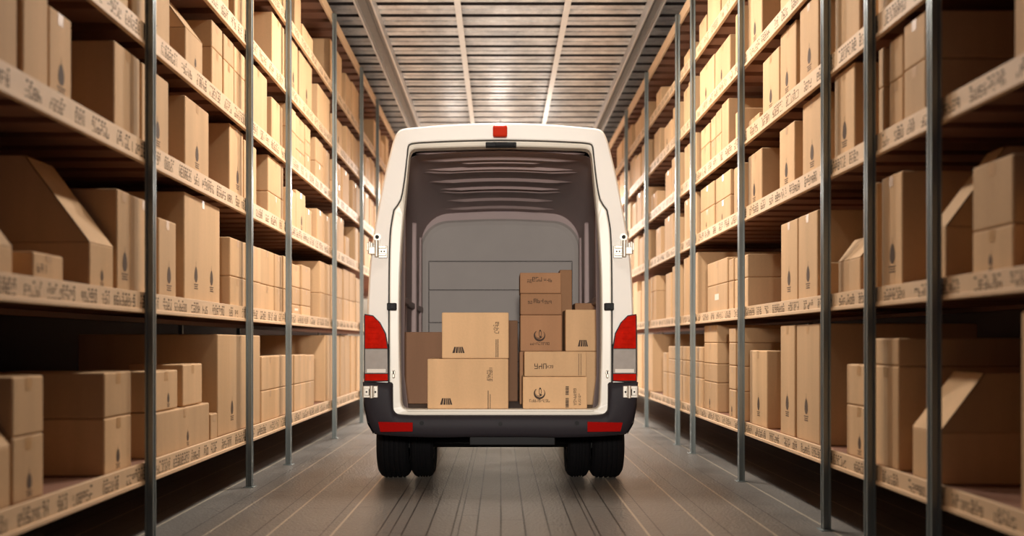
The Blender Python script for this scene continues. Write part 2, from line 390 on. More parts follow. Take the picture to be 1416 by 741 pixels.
# (near px, far px, [top ratios bottom-up], {options})
LV = 'leaf'
R = {}
R['left'] = [
 [ (-70, 28, [-.214], dict(flap=.16)), (31, 75, [-.20, -.072], dict(m=1)), (152, 190, [-.195, -.077], dict(m=1, d=.62)),
   (223, 296, [-.208], dict(d=.55, m=1)), (223, 256, [-.085], dict(d=.5, base=-.208, m=1, st='upper left ')), (262, 289, [-.07], dict(d=.35, base=-.208, st='upper right ')), (297, 307, [-.25], dict(d=.3)),
   (309, 367, [.031], dict(d=1.0, m=2)),
   (368, 391, [-.207, -.058], {}), (391.5, 412, [-.207, -.058], {}), (412.5, 428, [-.207, -.06], {}), (428.5, 440, [-.207, -.064], {}),
   (454, 466, [.045], dict(d=1.0)), (466.5, 474, [.045], {}), (475, 481, [.04], {}), (481.3, 488, [.05], {}), (489, 494, [.05], {}), (494.5, 499, [.045], {}), (499.4, 504, [.05], {})],
 [ (-70, 31, [.20], dict(flap=.2)), (56, 99, [.20], dict(d=.55, m=3)), (131, 165, [.25], dict(flap=.42, d=1.05, m=1)),
   (169, 188, [.409], dict(d=1.0, m=1)), (188.5, 226, [.409], dict(d=.8)), (227.5, 252, [.375], dict(m=1)),
   (262, 311, [.488], dict(m=2, d=1.0)),
   (323, 344, [.252, .398], dict(d=.9)), (344.5, 366, [.252, .40], {}), (366.5, 386, [.252, .405], {}), (386.5, 397, [.253, .405], {}), (397.3, 409, [.253, .41], {}),
   (410.5, 421, [.19, .277, .39], dict(m=4)), (421.4, 433, [.19, .277, .40], {}),
   (447, 461, [.283, .463], dict(d=.9)), (461.5, 470, [.283, .47], {}), (470.5, 478, [.283, .475], {}), (478.4, 486, [.283, .48], {}), (486.5, 495, [.283, .48], {}), (496, 505, [.29, .46], {})],
 [ (-40, 10, [.79], {}), (12, 40, [.80], {}), (42, 78, [.80], {}), (80, 112, [.765], dict(m=1)), (168, 204, [.80], dict(d=1.0)), (206, 243, [.80], dict(m=1)),
   (263, 296, [.80], dict(m=1, d=.9)), (324, 343, [.828], dict(m=1, d=.9)), (344, 361, [.81], dict(m=1)), (376, 397, [.665, .826], dict(d=.9)),
   (402, 414, [.745], {}), (414.4, 427, [.765], dict(m=1)), (427.5, 436, [.71], {}), (442, 450, [.745], dict(d=.8)), (451, 461, [.745], {}),
   (465, 472, [.79], {}), (472.5, 480, [.80], {}), (480.4, 486, [.70], {}), (495, 500, [.815], dict(d=.9)), (500.4, 506, [.80], {}), (507, 513, [.81], {}), (514, 518, [.78], {}), (519, 525, [.81], {})],
 [ (100, 140, [1.14], {}), (145, 185, [1.13], dict(m=1)), (190, 242, [1.14], dict(m=1)), (263, 287, [1.02], dict(flap=.25, m=1, d=.8)),
   (299.5, 314.5, [1.045, 1.14], dict(d=.95)), (316, 330, [1.045, 1.14], {}), (331, 346, [1.045, 1.14], {}), (349, 374, [1.145], {}), (382, 397, [1.10], dict(d=.85)),
   (402, 414, [1.035, 1.145], {}), (414.4, 426.5, [.97, 1.035, 1.14], {}), (427, 434, [.99, 1.06, 1.14], {}), (442, 452, [1.01, 1.14], dict(d=.85)), (452.5, 461, [1.13], {}),
   (465, 471, [.99, 1.12], {}), (471.3, 476.5, [1.0, 1.13], {}), (477, 486, [1.13], {}), (491, 499, [1.12], dict(d=.8)), (500, 507, [1.12], {}), (508, 514, [1.14], {}), (515, 520, [1.13], {}), (521, 527, [1.11], {}), (528, 533, [1.14], {})],
 [ (262, 300, [1.47], {}), (303, 324, [1.47], {}), (331, 346, [1.47], {}), (347, 359, [1.36, 1.48], {}), (381, 398, [1.475], dict(d=.95)), (402, 416, [1.475], dict(m=1)), (417.5, 435, [1.475], dict(m=1)),
   (444, 461, [1.447], dict(d=.85)), (465, 477, [1.40], dict(m=1)), (482, 488, [1.43], dict(d=.8)), (491, 499, [1.44], {}), (500, 507, [1.46], {}), (508, 515, [1.42], {}), (516, 522, [1.46], {}), (523, 530, [1.44], {}), (531, 536, [1.47], {})],
 [ (384, 400, [1.86], {}), (413, 421.5, [1.87], dict(d=.9)), (422.3, 437, [1.64], dict(d=.5)), (461, 477, [1.825], dict(d=1.0)), (482, 489, [1.78], dict(d=.7)), (490, 499, [1.79], {}), (520, 529, [1.80], dict(d=.9)), (530, 535, [1.74], {}), (536, 540, [1.84], {})],
]
R['right'] = [
 [ (1500, 1397, [.062], {}), (1290, 1251, [-.207], dict(flap=.27, d=1.0)), (1233, 1198, [-.06, .012], dict(d=.72)), (1196, 1160, [-.18, -.062], dict(m=1)),
   (1125, 1093, [.062], dict(m=1, d=1.0)), (1092, 1072, [.062], dict(m=1)), (1054, 1030, [-.03], dict(m=1, d=.7)),
   (1022, 1012.5, [-.205, -.10, .0, .064], dict(d=1.0)), (1012, 1002.5, [-.205, -.10, .0, .064], dict(m=1)),
   (985, 967.5, [-.19, -.10, .0, .085], dict(d=1.0, m=1)),
   (966.5, 957, [-.18, -.097, -.02], {}), (956.5, 948, [-.18, -.097, -.02], {}), (947.5, 939, [-.18, -.097, -.02], {}), (938.5, 931, [-.18, -.097, -.02], {}),
   (930.6, 925, [-.18, -.097, -.02], {}), (924.6, 919.5, [-.18, -.097, -.02], {}), (919, 913.5, [-.18, -.06], {}),
   (898, 892, [.06], dict(d=1.0)), (891.5, 885, [.06], {}), (884.6, 878.5, [.06], {})],
 [ (1470, 1410, [.30], {}), (1393, 1335, [.236, .375], dict(m=1, d=.8)), (1296, 1273, [.268], dict(flap=.36, m=1, d=.9)), (1240.5, 1211, [.435], dict(m=1, d=.9)), (1204, 1185, [.434], dict(d=.6)),
   (1180, 1149, [.244], dict(flap=.13, d=.5)), (1138, 1127, [.25], dict(m=3, d=.3)), (1122.5, 1096, [.429], dict(m=1, d=1.0)), (1095, 1072, [.429], dict(m=1)),
   (1029, 1010, [.27, .366], dict(d=.95)), (1009, 1002.5, [.272, .37], {}), (1001, 974, [.272, .385], dict(m=4)),
   (960, 954.5, [.47], dict(d=.95)), (954, 948.5, [.47], {}), (948, 941, [.465], {}), (933, 925, [.45], {}), (924.5, 917.5, [.42], {}), (904, 896, [.34, .44], dict(d=.6)), (891, 884, [.44], {}), (883.5, 878, [.38], {}), (877, 871, [.46], {})],
 [ (1500, 1386, [.76], dict(m=1)), (1272, 1241, [.68, .795], dict(d=1.0)), (1236.5, 1217, [.68, .79], {}), (1214, 1206, [.68, .785], {}), (1175, 1147, [.806], dict(m=1, d=.85)),
   (1126, 1100.5, [.803], dict(m=1, d=.8)), (1092, 1071, [.77], dict(m=1)), (1048, 1029, [.76], dict(m=1, d=.8)), (1021, 1008, [.76], dict(m=1)), (1003, 983, [.66, .775], dict(d=.7, m=1)), (982.5, 964, [.66, .775], dict(m=1)),
   (957, 949, [.79], {}), (948.5, 941, [.785], {}), (934, 926, [.72], dict(m=1)), (925.5, 914, [.77], {}), (910, 903, [.74], dict(d=.5)), (893, 886, [.78], {}), (885.5, 880, [.76], {}), (879.4, 873, [.79], {}), (872, 866, [.75], {}), (865, 860, [.78], {})],
 [ (1240, 1204, [1.11], {}), (1200, 1182, [1.11], {}), (1181, 1147, [1.11], {}), (1126, 1100, [1.12], dict(m=1, d=.85)), (1092, 1070, [1.12], dict(m=1)), (1069, 1046.5, [1.09], dict(m=1)),
   (1045, 1030, [.905], dict(d=.5, m=1)), (1021, 1012, [.99], dict(m=1, d=.3)), (1003, 993.5, [1.09], dict(d=.95)), (992, 984.5, [.97, 1.085], {}), (984, 977.5, [.97, 1.08], {}), (977, 965, [.975, 1.07], {}),
   (957, 949, [1.10], {}), (948, 941, [1.08], {}), (934, 924, [1.09], dict(m=1)), (923, 915, [1.05], {}), (905, 897, [.99], {}), (892, 885, [1.08], {}), (884, 877, [1.10], {}), (876.4, 870, [1.06], {}), (869, 862, [1.1], {}), (861, 855, [1.07], {})],
 [ (1092, 1071.5, [1.42], {}), (1048.5, 1029, [1.42], dict(m=1, d=.9)), (1021, 1010, [1.42], dict(d=.9)), (1003, 982.5, [1.375], dict(m=1, d=.8)), (982, 962.5, [1.38], dict(m=1)), (956, 948.5, [1.40], {}), (948, 941, [1.39], {}),
   (934, 926, [1.38], {}), (925, 915, [1.33], dict(m=1)), (908, 900, [1.38], {}), (892, 884, [1.41], {}), (883, 876, [1.38], {}), (875, 868, [1.42], {}), (867.5, 861, [1.36], {}), (860, 854, [1.42], {}), (853, 848, [1.40], {})],
 [ (1010, 992, [1.74], {}), (991, 974, [1.74], {}), (973, 963, [1.62], dict(d=.5)), (955, 941, [1.585], dict(d=.6)), (911, 904, [1.62], dict(d=.9)), (891, 883, [1.68], {}), (882.5, 874, [1.66], {}), (871, 859, [1.69], {}), (857, 850, [1.70], {})],
]
SIZEW = lambda w, h: ('tall ' if h > 1.5*w else ('wide low ' if w > 2.2*h else ('squat ' if w > 1.3*h else '')))
for side, sg in (('left', -1), ('right', 1)):
    for li, row in enumerate(R[side]):
        cnt = {}
        for ci, (xn, xf, tops, op) in enumerate(row):
            rnd = random.Random(ci*31+li*7+sg*101)
            mid = (xn+xf)/2
            ps = POSTS[side]
            bay = sum(1 for p in ps if (mid-p)*(-sg) > 0)      # how many posts lie nearer than this column
            cnt[bay] = cnt.get(bay, 0)+1
            zn, zf = zpx(xn)+.006, zpx(xf)-.006
            fo = AX+.026+rnd.uniform(0, .02)
            d = op.get('d', rnd.uniform(.55, .85)); d = min(d, RD-.13)
            zb = (hr(op['base']) if 'base' in op else hr(LEV[side][li][1]))+.003*('base' in op)+.0015
            for ri, rt in enumerate(tops):
                zt = hr(rt)
                x0, x1 = sg*fo, sg*(fo+d - (rnd.uniform(0, .06) if ri else 0))
                marks = []; m = op.get('m', 0) if (ri == 0 or op.get('m') == 4) else 0
                W, H = zf-zn, zt-zb
                s = min(.085, H*.2, W*.7)
                fr = rnd.uniform(.45, .6)
                if m == 1: marks.append(('leaf', fr if W < .5 else .55, max(.30, 1.35*s/H), s))
                if m == 2: marks += [('leaf', .3, max(.26, 1.35*s/H), s), ('leaf', .74, max(.26, 1.35*s/H), s)]
                if m == 3: marks.append(('text', .12, .3, min(.05, H*.3), max(2, int(W*.6/.045))))
                if m == 4 and ri == 0: marks.append(('label', .5, .45, min(.16, W*.7), H*.22))
                size = SIZEW(W, H)
                desc = {1: ' with dark leaf print', 2: ' with two leaf prints', 3: ' with printed text', 4: ' with pale label'}.get(m if (m != 4 or ri == 0) else 0, '')
                fl = op.get('flap', 0) if ri == len(tops)-1 else 0
                if fl: desc = ' with raised flaps'
                pos = ('%s before the nearest post' % ORD[cnt[bay]-1]) if bay == 0 else ('%s past the %s' % (ORD[cnt[bay]-1], PNAME[side][bay-1]))
                st = op.get('st', '')
                if len(tops) == 2: st = ('lower ', 'upper ')[ri]
                if len(tops) == 3: st = ('bottom ', 'middle ', 'top ')[ri]
                if len(tops) == 4: st = ('bottom ', 'second-lowest ', 'second-highest ', 'top ')[ri]
                label = '%s%scarton%s, %s rack %s shelf, %s' % (st, size if not st else '', desc, side, SHELFNAME[li], pos)
                carton('cardboard_box', x0, x1, zn, zf, zb, zt, sg, marks, fl, label, 'box', 'cartons on the %s rack %s shelf' % (side, SHELFNAME[li]), rnd=rnd)
                zb = zt+.0015

# ------------------------------------------------------------------ van
def V(px, py, y=0.0): return ((px-VPX)/SR, ZR+y, HC+(VPY-py)/SR)   # a point of the rear face
van = empty('delivery_van', (0, ZR+2.9, 0), 'white high-roof delivery van with open rear, parked in the aisle with cargo boxes', 'van')
def resample(pts, n):
    L = [0]
    for a, c in zip(pts, pts[1:]): L.append(L[-1]+math.dist(a, c))
    out = []
    for i in range(n):
        t = L[-1]*i/(n-1); k = max(j for j in range(len(L)) if L[j] <= t+1e-9); k = min(k, len(pts)-2)
        f = (t-L[k])/max(1e-9, L[k+1]-L[k]); f = min(1, f)
        out.append((pts[k][0]+(pts[k+1][0]-pts[k][0])*f, pts[k][1]+(pts[k+1][1]-pts[k][1])*f))
    return out
def smooth_pts(pts, it=2):
    for _ in range(it):
        q = [pts[0]]
        for a, c in zip(pts, pts[1:]):
            q.append((a[0]*.75+c[0]*.25, a[1]*.75+c[1]*.25)); q.append((a[0]*.25+c[0]*.75, a[1]*.25+c[1]*.75))
        q.append(pts[-1]); pts = q
    return pts
SEGN = (14, 8, 36, 8, 14)
def outline(segs):
    """segs: five half-outline pieces (top, top corner, side, bottom corner, bottom) in px offsets (dx, y)"""
    half = []
    for s, n in zip(segs, SEGN):
        r = resample(smooth_pts(s, 2) if len(s) > 2 else s, n+1)
        half += r if not half else r[1:]
    return half
def ring(half, y, sx=1.0, fz=None):
    full = half + [(-p[0], p[1]) for p in half[-2:0:-1]]
    out = []
    for dx, py in full:
        X, Y, Z = V(VPX+dx, py, y); X *= sx
        if fz: X, Z = fz(X, Z)
        out.append((X, Y, Z))
    return out
OUT = outline([[(0, 167), (60, 168.5), (105, 172), (128, 174)], [(128, 174), (140, 175.5), (146, 182), (151, 196)],
               [(151, 196), (161, 236), (170, 282), (177, 320), (182, 358), (184.5, 395), (186, 433), (187, 530)],
               [(187, 530), (187, 578), (183, 590), (170, 596)], [(170, 596), (90, 598), (0, 598)]])
OUT2 = outline([[(0, 171), (60, 172.5), (105, 176), (126, 178)], [(126, 178), (137, 179.5), (143, 185), (147.5, 198)],
               [(147.5, 198), (157, 236), (166, 282), (173, 320), (178, 358), (180.5, 395), (182, 433), (183, 530)],
               [(183, 530), (183, 574), (179, 586), (168, 592)], [(168, 592), (90, 594), (0, 594)]])
GRO = outline([[(0, 192.5), (60, 193.5), (112, 196)], [(112, 196), (126, 197.5), (129, 202), (130, 214)],
               [(130, 214), (134, 250), (137, 268), (139, 276), (141, 281), (147, 286), (149, 291), (150.5, 300), (154, 320), (155.5, 380), (155.5, 528)],
               [(155.5, 528), (155, 566), (150, 575), (136, 576)], [(136, 576), (60, 576), (0, 576)]])
def inset(half, d):
    n = len(half); out = []
    for i, p in enumerate(half):
        a = half[max(0, i-1)]; c = half[min(n-1, i+1)]
        if i == 0: a = (-half[1][0], half[1][1])
        if i == n-1: c = (-half[-2][0], half[-2][1])
        tx, ty = c[0]-a[0], c[1]-a[1]; l = math.hypot(tx, ty) or 1
        out.append((max(0, p[0]-ty/l*d) if p[0] > 1e-6 else 0, p[1]+tx/l*d))
    return out
GRI = inset(GRO, 2.0)
OPN = outline([[(0, 201), (50, 202), (112, 204)], [(112, 204), (122, 205), (126.5, 211), (128, 225)],
               [(128, 225), (131, 260), (135, 301), (138, 339), (140.5, 395), (140.5, 483), (138.5, 545)],
               [(138.5, 545), (138, 560), (134, 566), (122, 566.5)], [(122, 566.5), (60, 566.5), (0, 566.5)]])
# body shell with rear face
def nose(t):          # t: 0..1 over the bonnet and windscreen
    def f(X, Z):
        zt = HC+(VPY-167)/SR; zb = .42
        keys = [(0, 1.0), (.12, .99), (.5, .60), (.62, .42), (.9, .34), (1.0, .26)]
        for (a, va), (c, vc) in zip(keys, keys[1:]):
            if a <= t <= c: s = va+(vc-va)*(t-a)/(c-a); break
        k = 1-.10*t*t
        return X*k, zb+(Z-zb)*s
    return f
b = MB()
rs = [ring(GRI, .05), ring(GRO, .05), ring(GRO, .004), ring(inset(GRO, -1.5), 0), ring(OUT2, 0.012), ring(inset(OUT2, -2.2), .028), ring(OUT, .07)]
b.rings(rs, 0, smooth=False)
rs = [ring(OUT, .07)] + [ring(OUT, v, 1.0+.008*math.sin(math.pi*v/4.3)) for v in [.07+.06*(q+1) for q in range(69)]]
for t in (0, .12, .3, .5, .62, .8, .9, 1.0): rs.append(ring(OUT, 4.25+1.6*t, 1.0, nose(t)))
b.rings(rs, 0, smooth=True)
def in_arch(f):
    P = [b.v[i] for i in f]; c = [sum(p[k] for p in P)/len(P) for k in range(3)]
    for yc in (ZR+.83, ZR+4.43):
        if math.hypot(c[1]-yc, c[2]-.30) < .37 and abs(c[0]) > .50 and len(f) == 4: return True
    return False
keep = [i for i, f in enumerate(b.f) if not in_arch(f)]
b.f = [b.f[i] for i in keep]; b.mi = [b.mi[i] for i in keep]; b.sm = [b.sm[i] for i in keep]
b.add(rs[-1], [tuple(range(len(rs[-1])))], 0)
body = b.build('body_shell', M['vanwhite'], van, (0, ZR, .4))
b = MB(); b.rings([ring(GRO, .045), ring(GRI, .047), ring(inset(GRI, 1.2), .02)], 0); b.build('door_seal', M['seal'], van, (0, ZR, .6))
b = MB()
b.rings([ring(GRI, .05), ring(GRI, .016), ring(inset(GRI, 1.5), .012), ring(inset(OPN, -1.5), .02), ring(OPN, .03), ring(inset(OPN, .5), .12)], 0)
b.build('door_frame', M['frame'], van, (0, ZR, .6))
# lining
zfl = HC-(566.5-VPY)/SR
def inner_ring(y, hw, ht, rc, bulge=0):
    """rounded cargo section, from floor left over roof to floor right"""
    pts = []; zt = HC+ht
    n = 10
    pts.append((-hw+.03, zfl)); pts.append((-hw, zfl+.25)); pts.append((-hw, zfl+.55)); pts.append((-hw+.005, zfl+.9))
    for i in range(n+1):
        a = math.pi*i/n/2
        pts.append((-hw+rc-rc*math.cos(a)+.01, zt-rc-bulge+rc*math.sin(a)))
    for k in range(1, 8):
        u = k/8.0; x = (-hw+rc)*(1-u)+(hw-rc)*u
        pts.append((x, zt-bulge+bulge*math.sin(math.pi*u)))
    for i in range(n+1):
        a = math.pi/2-math.pi*i/n/2
        pts.append((hw-rc+rc*math.cos(a)-.01, zt-rc-bulge+rc*math.sin(a)))
    pts += [(hw-.005, zfl+.9), (hw, zfl+.55), (hw, zfl+.25), (hw-.03, zfl)]
    return [(p[0], ZR+y, p[1]) for p in pts]
BKY = 3.0
SEC = lambda y: (.80+.05*min(1, y/.8), 1.50-.03*y, .16+.05*y, .03)
b = MB()
ys = [.12, .3, .7, 1.2, 1.8, 2.4, BKY]
rs = []
for y in ys:
    hw, ht, rc, bu = SEC(y)
    if y == .12: hw, ht, rc = .73, 1.46, .12
    rs.append(inner_ring(y, hw, ht, rc, bu))
b.rings(rs, 0, closed=False, smooth=True)
b.build('cargo_lining', M['liner'], van, (0, ZR+1.5, zfl), recalc=False)
b = MB(); b.box(-.86, .86, ZR+.03, ZR+BKY, zfl-.02, zfl, 0); b.build('cargo_floor', M['cargofloor'], van, (0, ZR+1.5, zfl))
b = MB(); b.box(-.70, .70, ZR+.005, ZR+.14, zfl-.012, zfl+.002, 0, .004); b.build('door_sill', M['frame'], van, (0, ZR, zfl))
# bulkhead
def arch(y, hw, zt, rc, zb, n=10):
    pts = [(-hw, zb)]
    for i in range(n+1):
        a = math.pi*i/n/2; pts.append((-hw+rc-rc*math.cos(a), zt-rc+rc*math.sin(a)))
    for k in range(1, 8):
        u = k/8.0; pts.append(((-hw+rc)*(1-u)+(hw-rc)*u, zt+.02*math.sin(math.pi*u)))
    for i in range(n+1):
        a = math.pi/2-math.pi*i/n/2; pts.append((hw-rc+rc*math.cos(a), zt-rc+rc*math.sin(a)))
    pts.append((hw, zb)); return [(p[0], ZR+y, p[1]) for p in pts]
SB = F/(ZR+BKY-.02)
hwb = 108.0/SB; ztb = HC+(474-308)/SB
b = MB()
hw, ht, rc, bu = SEC(BKY)
o1 = inner_ring(BKY-.001, hw, ht, rc, bu)
a1 = arch(BKY-.03, hwb+.02, ztb+.02, .30, zfl); a2 = arch(BKY-.05, hwb-.005, ztb-.005, .29, zfl); a3 = arch(BKY-.04, hwb-.04, ztb-.045, .27, zfl)
b.rings([a1, a2, a3], 0, closed=False, smooth=False)
b.add(a3, [tuple(range(len(a3)))], 0)
# outer filler plate behind the arch
b.add([(-1.0, ZR+BKY, zfl-.03), (1.0, ZR+BKY, zfl-.03), (1.0, ZR+BKY, HC+1.6), (-1.0, ZR+BKY, HC+1.6)], [(0, 1, 2, 3)], 1)
for py in (361.5, 401, 446, 500):
    zz = HC+(474-py)/SB
    b.box(-hwb+.07, hwb-.07, ZR+BKY-.046, ZR+BKY-.036, zz-.004, zz+.004, 2)
    b.box(-hwb+.07, hwb-.07, ZR+BKY-.05, ZR+BKY-.036, zz-.012, zz-.005, 0)
for s in (-1, 1):
    b.box(s*(hwb-.075), s*(hwb-.067), ZR+BKY-.046, ZR+BKY-.036, zfl, HC+(474-361.5)/SB, 2)
b.build('bulkhead', [M['bulk'], M['liner'], M['seal']], van, (0, ZR+BKY, zfl), recalc=False)
# roof ribs (pressed swages), curved across
for y, w, hwf in ((.25, .03, .80), (.50, .05, .66), (.62, .03, .40), (.85, .03, .62), (.95, .05, .70), (1.35, .05, .66), (1.7, .03, .60), (1.85, .05, .62), (2.3, .05, .6), (2.75, .05, .7)):
    hw, ht, rc, bu = SEC(y); hx = (hw-rc)*hwf/.66 if hwf < .66 else (hw-rc)*1.02
    b = MB(); rr = []
    for k in range(13):
        u = k/12.0; x = -hx+2*hx*u
        uu = (x+(hw-rc))/(2*(hw-rc)); uu = min(1, max(0, uu))
        z = HC+ht-bu+bu*math.sin(math.pi*uu)
        tz = .022*min(1, 6*min(u, 1-u)+.1)
        rr.append([(x, ZR+y-w, z+.004), (x, ZR+y-w*.4, z-tz), (x, ZR+y+w*.4, z-tz), (x, ZR+y+w, z+.004)])
    b.rings(rr, 0, closed=False, smooth=False)
    b.build('roof_rib', M['liner'], van, (0, ZR+y, HC+ht))
# side rails and side wall ribs
for s in (-1, 1):
    b = MB()
    for y0, y1 in ((.2, 1.0), (1.05, 1.95), (2.0, 2.9)):
        hw = SEC(y0)[0]
        b.box(s*(hw-.035), s*(hw+.01), ZR+y0, ZR+y1, HC+.32, HC+.38, 0, .012)
        b.box(s*(hw-.02), s*(hw+.01), ZR+y0, ZR+y1, HC-.02, HC+.01, 0, .008)
    for y in (1.02, 1.98): b.box(s*(SEC(y)[0]-.05), s*(SEC(y)[0]+.01), ZR+y-.04, ZR+y+.04, zfl, HC+1.15, 0, .015)
    b.box(s*(SEC(2.9)[0]-.03), s*(SEC(2.9)[0]+.01), ZR+2.75, ZR+2.83, zfl, HC+1.1, 0, .015)
    b.build('side_wall_rib', M['liner'], van, (s*.8, ZR+1.5, zfl))
# bumper
def bp(dx, py): return ((dx)/SR, HC+(VPY-py)/SR)
b = MB()
N = 28
topo = outline([[(0, 574), (40, 574)], [(40, 574), (80, 574)], [(80, 574), (136, 574), (148, 570), (148.5, 556), (148.5, 531)], [(148.5, 531), (150, 528.5), (152, 528)], [(152, 528), (172, 528), (188.5, 528)]])
boto = outline([[(0, 604), (40, 604)], [(40, 604), (80, 605)], [(80, 605), (130, 604), (165, 601.5), (174, 600)], [(174, 600), (180, 590), (183, 582)], [(183, 582), (188, 560), (189.5, 528)]])
def bump_ring(o, y): return [V(VPX-p[0], p[1], y) for p in o[::-1]] + [V(VPX+p[0], p[1], y) for p in o[1:]]
def lerp(o1, o2, t): return [(p[0]+(q[0]-p[0])*t, p[1]+(q[1]-p[1])*t) for p, q in zip(o1, o2)]
b.rings([bump_ring(topo, .02), bump_ring(lerp(topo, boto, .05), -.040), bump_ring(lerp(topo, boto, .20), -.052), bump_ring(lerp(topo, boto, .5), -.054), bump_ring(lerp(topo, boto, .8), -.05),
         bump_ring(lerp(topo, boto, .97), -.03), bump_ring(boto, .0), bump_ring([(p[0]*.995, p[1]+0) for p in boto], .30)], 0, closed=False, smooth=True)
for s in (-1, 1):      # wrap-around ends of the bumper
    rr = []
    for y, dx in ((-.03, 187.5), (.0, 189), (.10, 190.5), (.45, 190), (.5, 186)):
        rr.append([(s*dx/SR, ZR+y, HC+(VPY-528)/SR), (s*(dx)/SR, ZR+y, HC+(VPY-560)/SR), (s*(dx-5)/SR, ZR+y, HC+(VPY-586)/SR), (s*(dx-13)/SR, ZR+y, HC+(VPY-600)/SR)])
    b.rings(rr, 0, closed=False)
bumper = b.build('rear_bumper', M['plastic'], van, (0, ZR, .42), recalc=False)
for s in (-1, 1):
    b = MB()
    x0, x1 = ((-167, -120) if s < 0 else (119, 167))
    b.prism([bp(x0, 582), bp(x1, 583), bp(x1-(3 if s > 0 else 0), 595), bp(x0+(3 if s < 0 else 0), 595.5)], 'y', ZR-.085, ZR-.03)
    tag(b.build('bumper_reflector', M['redr'], bumper, (s*.78, ZR-.06, .5)), 'red rectangular reflector')
for dx, py in ((0, 585), (-108, 584), (105, 584)):
    b = MB(); c = bp(dx, py); b.cyl((c[0], ZR-.060, c[1]), .016, .02, 'y', 20); b.build('parking_sensor', M['black'], bumper, (c[0], ZR-.06, c[1]))
b = MB(); b.box(-43/SR, 76/SR, ZR+.02, ZR+.2, HC+(VPY-616)/SR, HC+(VPY-603)/SR, 0, .006); b.build('tow_step', M['black'], van, (0, ZR+.1, .38))
# tail lights
for s in (-1, 1):
    P = [(187.8, 434), (176, 436), (166, 446), (158, 461), (154.5, 482), (154, 527), (188, 528.5)]
    def inner(k):
        cx = 172; cy = 485
        return [(cx+(p[0]-cx)*k, cy+(p[1]-cy)*(1-(1-k)*.4)) for p in P]
    b = MB(); b.prism([bp(s*p[0], p[1]) for p in P], 'y', ZR-.012, ZR+.05); b.box(s*186/SR, s*188.8/SR, ZR, ZR+.22, HC+(VPY-528)/SR, HC+(VPY-436)/SR, 0, .004)
    tl = tag(b.build('tail_light', M['black'], van, (s*.92, ZR, HC-.1)))
    Q = inner(.92)
    def clip(poly, lo, hi):
        out = []
        for (x1, y1), (x2, y2) in zip(poly, poly[1:]+poly[:1]):
            for lim, keep in (): pass
        def cut(pl, f):
            r = []
            for a, c in zip(pl, pl[1:]+pl[:1]):
                fa, fc = f(a), f(c)
                if fa >= 0: r.append(a)
                if fa*fc < 0:
                    t = fa/(fa-fc); r.append((a[0]+(c[0]-a[0])*t, a[1]+(c[1]-a[1])*t))
            return r
        return cut(cut(poly, lambda p: p[1]-lo), lambda p: hi-p[1])
    for nm, lo, hi, mt, yo in (('red_lens', 430, 481.5, 'red', -.022), ('clear_lens', 482.5, 516, 'clear', -.022), ('red_lens', 517, 526, 'red', -.022)):
        pl = clip(Q, lo, hi); b = MB(); b.prism([bp(s*p[0], p[1]) for p in pl], 'y', ZR+yo, ZR-.01)
        if nm == 'clear_lens':
            b.box(s*158/SR, s*184/SR, ZR-.026, ZR-.02, HC+(VPY-515)/SR, HC+(VPY-510)/SR, 1)
        if nm == 'red_lens' and lo == 430:
            for q in (444, 452, 460, 468, 475): b.box(s*168/SR, s*182/SR, ZR-.025, ZR-.02, HC+(VPY-q-1)/SR, HC+(VPY-q+1)/SR, 0, .002)
        b.build(nm, [M[mt], M['clearb']], tl, (s*.92, ZR-.02, HC+(VPY-(lo+hi)/2)/SR))
